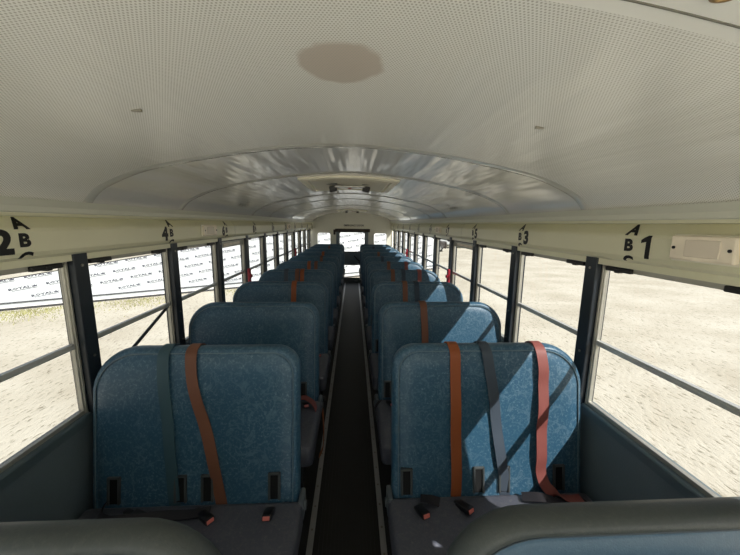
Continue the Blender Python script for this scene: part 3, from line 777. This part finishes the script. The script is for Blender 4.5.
R1 = [(.283, .290, 'orange', 0.0), (.430, .520, 'grey', 0.006), (.690, .66, 'rose', 0.0, 'rose')]
L1 = [(.470, .335, 'brown', 0.014), (.585, .535, 'teal', 0.004)]
SLOTS_R = (.062, .395, .515, .775); SLOTS_L = (.105, .395, .51, .79)
ord_ = ['first', 'second', 'third', 'fourth', 'fifth', 'sixth', 'seventh', 'eighth', 'ninth', 'tenth']
RB = {0: R1, 1: [(.318, .34, 'brown', 0.004)], 2: [(.318, .33, 'brown', 0.0), (.43, .46, 'navy', 0.0)], 3: [(.30, .32, 'brown', 0), (.43, .45, 'navy', 0), (.63, .62, 'rose', 0.0)],
      4: [(.34, .34, 'brown', 0), (.60, .60, 'rose', 0)], 5: [(.32, .34, 'navy', 0)], 6: [(.32, .34, 'brown', 0)], 7: [], 8: [(.32, .33, 'navy', 0)], 9: []}
LB = {0: L1, 1: [], 2: [(.318, .33, 'orange', 0.0)], 3: [(.37, .38, 'orange', 0), (.43, .44, 'brown', 0), (.56, .56, 'grey', 0)], 4: [(.40, .40, 'orange', 0), (.30, .31, 'brown', 0)], 5: [(.30, .33, 'brown', 0)],
      6: [(.35, .36, 'orange', 0)], 7: [], 8: [(.35, .36, 'brown', 0)], 9: []}
RL = {0: 'blue bus seat, right front, with orange, grey and rose belts half in sunlight', 1: 'blue bus seat directly behind the right front one, single brown belt'}
LL = {0: 'blue bus seat, left front, with twisted brown and teal grey belts', 1: 'blue bus seat directly behind the left front one, no belt on its face'}
seats = {}
for row in range(10):
    for side, Bs, Lb, nm in ((1, RB, RL, 'right'), (-1, LB, LL, 'left')):
        lab = Lb.get(row) or 'blue bus seat, %s from the front in the %s column, beneath number %d' % (ord_[row], nm, 2*row+(1 if side > 0 else 2))
        if row == 9: lab = 'rearmost blue bus seat of the %s column, beside the rear door' % nm
        if row == 0:
            bks = [(.115, 0.35, -0.30, -0.085), (.305, 0.55, -0.25, -0.07)] if side > 0 else [(.112, 0.0, -0.35, -0.07), (.365, 0.9, -0.1, -0.075), (.64, 1.2, 0.0, -0.06)]
        elif row < 5: bks = [(.075, 0.3, -0.3)]
        else: bks = []
        sl = SLOTS_R if side > 0 else SLOTS_L
        seats[(side, row)] = make_seat(side, row, Bs[row], sl, bks, lab)

# loose belt lying on the left front seat, and the loops of webbing at the aisle ends of the second row
def loose(seat, ctrl, colour, w=0.046, label=None):
    bm = bmesh.new(); ribbon(bm, smooth_path(ctrl, 6), w); return add_child('lap_belt', finish(bm, 'lap_belt', [m_strap[colour]], 40), seat, label=label)
zc = 0.474
loose(seats[(-1, 0)], [(-.80, -.03, zc+.03, 0, 1, .4), (-.78, -.09, zc+.035, 0, 1, .5), (-.72, -.13, zc+.06, 0.2, 1, 0), (-.64, -.10, zc+.03, .5, 1, 0), (-.56, -.07, zc+.012, 0, 1, .2), (-.44, -.06, zc+.008, 0, 1, 0), (-.36, -.05, zc+.012, 0, 1, 0)], 'black', label='dark lap belt bunched on the cushion')
loose(seats[(-1, 1)], [(-.14, -.02, zc+.02, 0, 1, 0), (-.08, -.06, zc+.05, 0, 1, 0), (-.02, -.10, zc+.035, .2, 1, 0), (.005, -.12, zc-.02, 0, 1, 0)], 'rose', label='dark red lap belt at the aisle end')
loose(seats[(-1, 1)], [(.03, .02, 0.38, 0, 1, 0), (.035, .02, 0.25, 0, 1, 0), (.03, .02, 0.10, 0, 1, 0), (.0, .02, 0.02, 0, 1, 0)], 'orange', 0.05, label='brown belt end hanging to the floor')
loose(seats[(1, 0)], [(.12, -.02, zc+.01, 1, .3, 0), (.16, -.03, zc+.012, 1, .3, 0), (.20, -.045, zc+.01, 1, .3, 0)], 'black')
loose(seats[(1, 0)], [(.58, -.03, zc+.01, 0, 1, 0), (.66, -.06, zc+.03, 0, 1, .1), (.76, -.08, zc+.012, 0, 1, 0), (.85, -.05, zc+.01, 0, 1, 0)], 'black', label='dark lap belt under the rose strap')
loose(seats[(1, 1)], [(.01, -.02, zc+.0, .3, 1, 0), (-.028, -.06, zc-.03, 0, 1, 0), (-.03, -.08, zc-.10, 0, 1, 0), (-.01, -.07, zc-.15, 0, 1, 0)], 'black', 0.03)

# ---------------------------------------------------------------- padded crash barriers in front of the first row
def barrier(side, label):
    t = empty('crash_barrier', (side*X_IN, 0.475, -0.034), label, 'barrier', 'padded barriers ahead of the first seats')
    bm, O = pad_mesh(SW, BH, 0.075, 0.17, 0.15, 0.008, inset=0.024, taper=0.0)
    if side < 0: mirror_x(bm)
    me = finish(bm, 'barrier_pad', [m_blue2, m_rim])
    for p in me.polygons: p.use_smooth = True
    b = add_child('barrier_pad', me, t, (0, 0, ZB), (-math.radians(3), 0, 0))
    bm = bmesh.new(); ins = 0.023; O = rr_outline(SW, BH, 0.17, 0.15)
    tube(bm, [(side*(SW/2+(x-SW/2)*(1-2*ins/SW)), -0.001, BH/2+(z-BH/2)*(1-2*ins/BH)) for x, z in O], 0.0018, 6, True)
    add_child('seam_stitching', finish(bm, 'seam_stitching', [mat('stitch_dark', (54, 66, 76), 0.5)], 60), b)
    for x in (0.06, SW-0.06):
        bm = bmesh.new(); tube(bm, [(0, 0, 0), (0, 0, 0.40)], 0.016, 8); box(bm, -0.035, 0.035, -0.035, 0.035, 0, 0.008, 0.002)
        add_child('leg', finish(bm, 'leg', [m_steel], 40), t, (side*x, 0.06, 0.034))
barrier(1, 'padded crash barrier with charcoal rim in front of the right front seat')
barrier(-1, 'padded crash barrier with charcoal rim in front of the left front seat')

# ---------------------------------------------------------------- printed banner fence outside
A0 = Vector((-10.6, 10.0)); dv = Vector((0.85328, 0.52145)); nv = Vector((0.52145, -0.85328))
def bw(u, z, out=0.0): p = A0+dv*u+nv*out; return Vector((p.x, p.y, z+H))
UA, UB = -5.5, 18.3
def btop(u): return -1.49+(u-2.02)*0.155
ban = empty('printed_banner', (*(A0+dv*6.4), GZ), 'long white printed banner fence behind the bus, repeating grey lettering', 'banner')
OB = ban.location.copy()
def LB_(o): o.location = -OB; return o
bm = bmesh.new(); nseg = 48
fr = []
for i in range(nseg+1):
    u = UA+(UB-UA)*i/nseg
    fr.append([bm.verts.new(bw(u, z, o)) for z, o in ((-2.62, 0.0), (max(btop(u), -2.45), 0.0), (max(btop(u), -2.45), -0.03), (-2.62, -0.03))])
for a, b in zip(fr, fr[1:]):
    for k in range(4): bm.faces.new((a[k], b[k], b[(k+1) % 4], a[(k+1) % 4]))
bm.faces.new(fr[0]); bm.faces.new(fr[-1][::-1])
LB_(link('banner_sheet', bm, m_banner, ban))
bm = bmesh.new(); GL = []
V, F = text_geo('ROYAL', 0.03, 1); wd = max(v[0] for v in V)
crown = [(0, 0), (1, 0), (1.15, 1), (0.8, 0.55), (0.5, 1.2), (0.2, 0.55), (-0.15, 1)]
th_ = math.atan(0.155); ct, st_ = math.cos(th_), math.sin(th_)
for i in range(-12, 40):
    for j in range(-14, 14):
        u = 2.29+0.845*i+0.47*j; z = -1.55+0.13*i-0.235*j
        if u < UA+0.05 or u > UB-0.75 or z > min(btop(u)-0.085, 0.15) or z < -2.47: continue
        def tr(a, b): return bw(u+a*ct-b*st_, z+a*st_+b*ct, 0.006)
        add_flat(bm, V, F, lambda a, b: tr(a*0.50/wd, 0.03+b*0.075))
        bm.faces.new([bm.verts.new(tr(0.53+0.10*a, 0.035+0.055*b)) for a, b in crown])
        bm.faces.new([bm.verts.new(tr(a, b)) for a, b in ((0.06, 0.0), (0.64, 0.0), (0.64, 0.013), (0.06, 0.013))])
bo = LB_(link('printed_lettering', bm, m_print, ban))
bm = bmesh.new()
tube(bm, [bw(UA, -2.50, 0.03), bw(UB, -2.50, 0.03)], 0.016, 6); LB_(link('hem_cord', bm, m_pipe2, ban))
bm = bmesh.new(); tube(bm, [bw(u, btop(u), 0.0) for u in (UA+0.6, UB)], 0.014, 6); LB_(link('top_cord', bm, m_pipe2, ban))
for u in (-3, 1, 5, 9, 13, 17):
    bm = bmesh.new(); cyl(bm, bw(u, -2.65, -0.07), bw(u, max(btop(u), -2.3)-0.02, -0.07), 0.03, 8); LB_(link('fence_post', bm, m_pipe2, ban))
bm = bmesh.new()
a, b = bw(UA, -2.65, 0.10), bw(UB, -2.65, 0.10)
fr = []
for u in (UA, UB):
    fr.append([bm.verts.new(bw(u, z, o)) for o, z in ((0.08, -2.66), (0.08, -2.57), (0.36, -2.57), (0.40, -2.66))])
for k in range(4): bm.faces.new((fr[0][k], fr[1][k], fr[1][(k+1) % 4], fr[0][(k+1) % 4]))
bm.faces.new(fr[0]); bm.faces.new(fr[1][::-1])
tag(link('concrete_kerb', bm, m_kerb), 'pale concrete kerb along the foot of the printed banner', 'kerb')
bm = bmesh.new(); tube(bm, [bw(UA, -2.60, 0.46), bw(5, -2.61, 0.47), bw(UB, -2.60, 0.46)], 0.03, 8)
tag(link('black_pipe', bm, m_pipe2), 'thin black pipe lying on the ground beside the kerb', 'pipe')

# grass patches near the banner: many blades, one object
bm = bmesh.new()
for _ in range(8000):
    u = random.uniform(-4, 9); o = 0.65+abs(random.gauss(0, 0.7))
    if math.sin(u*2.1)+math.sin(u*0.7+1)+random.uniform(-1.6, 1.6) < 0.3: continue
    p = bw(u, -2.65, o); a = random.uniform(0, PI); hgt = random.uniform(0.02, 0.07); wv = Vector((math.cos(a), math.sin(a), 0))*0.012
    l = Vector((random.uniform(-1, 1), random.uniform(-1, 1), 0))*0.03
    bm.faces.new([bm.verts.new(q) for q in (p-wv, p+wv, p+l+Vector((0, 0, hgt)))])
tag(link('grass', bm, m_grass), 'sparse green and dry grass along the banner foot', 'grass', kind='stuff')

# ---------------------------------------------------------------- far vehicles seen through the right windows
def car_body(bm, L_, Wd, prof, z0):
    A = [bm.verts.new((x*L_, -Wd/2, z0+z)) for x, z in prof]; B = [bm.verts.new((x*L_, Wd/2, z0+z)) for x, z in prof]; n_ = len(prof)
    for i in range(n_): bm.faces.new((A[i], A[(i+1) % n_], B[(i+1) % n_], B[i]))
    bm.faces.new(A); bm.faces.new(B[::-1])
def vehicle(name, loc, rz, paint, prof, L_, Wd, label, cat, windows):
    t = empty(name, loc, label, cat); t.rotation_euler = (0, 0, rz)
    bm = bmesh.new(); car_body(bm, L_, Wd, prof, 0.0); bmesh.ops.bevel(bm, geom=list(bm.edges), offset=0.04, segments=2, affect='EDGES'); link('body', bm, paint, t)
    for q in windows:
        for sy in (-1, 1):
            bm = bmesh.new(); P = [bm.verts.new((x*L_, sy*(Wd/2+0.006), z)) for x, z in q]; P2 = [bm.verts.new((x*L_, sy*(Wd/2-0.01), z)) for x, z in q]
            bm.faces.new(P); bm.faces.new(P2[::-1])
            for i in range(len(q)): bm.faces.new((P[i], P[(i+1) % len(q)], P2[(i+1) % len(q)], P2[i]))
            link('window', bm, MATS['car_glass'], t)
    for x in (-0.31, 0.31):
        for sy in (-1, 1):
            bm = bmesh.new(); cyl(bm, (x*L_, sy*(Wd/2-0.16), 0.34), (x*L_, sy*(Wd/2+0.02), 0.34), 0.34, 20); w_ = link('wheel', bm, m_black, t, smooth=40)
            bm = bmesh.new(); cyl(bm, (x*L_, sy*(Wd/2+0.01), 0.34), (x*L_, sy*(Wd/2+0.035), 0.34), 0.2, 14); link('hub_cap', bm, m_silver, w_)
mat('car_glass', (40, 46, 52), 0.15)
p_suv = [(-.5, .35), (.5, .35), (.5, .85), (.46, 1.0), (.24, 1.08), (.12, 1.60), (-.40, 1.64), (-.49, 1.05)]
p_pick = [(-.5, .45), (.5, .45), (.5, .95), (.47, 1.10), (.25, 1.16), (.14, 1.72), (-.08, 1.75), (-.12, 1.15), (-.5, 1.12)]
p_box = [(-.5, .5), (.5, .5), (.5, 1.2), (.44, 1.35), (.36, 2.1), (.22, 2.15), (.215, 3.0), (-.5, 3.0)]
vehicle('pickup_truck', (11.2, 37, GZ), math.radians(12), mat('silver_paint', (205, 208, 210), 0.35, 0.3), p_pick, 5.6, 1.95, 'silver pickup truck parked far beyond the right windows', 'truck', [[(.11, 1.2), (.22, 1.2), (.13, 1.65), (.03, 1.66)], [(-.09, 1.2), (.09, 1.2), (.01, 1.66), (-.06, 1.67)]])
vehicle('parked_car', (7.7, 32.5, GZ), math.radians(-18), mat('dark_paint', (70, 62, 58), 0.3, 0.2), p_suv, 3.6, 1.7, 'dark low car parked just past the end of the banner', 'car', [[(-.38, 1.1), (.22, 1.1), (.10, 1.54), (-.34, 1.56)]])
vehicle('box_truck', (4.9+8.4, 41, GZ), math.radians(8), mat('white_paint', (228, 230, 232), 0.4), p_box, 6.5, 2.3, 'white box truck parked in the far distance, right side', 'truck', [[(.37, 1.4), (.43, 1.4), (.37, 1.95), (.34, 1.95)]])
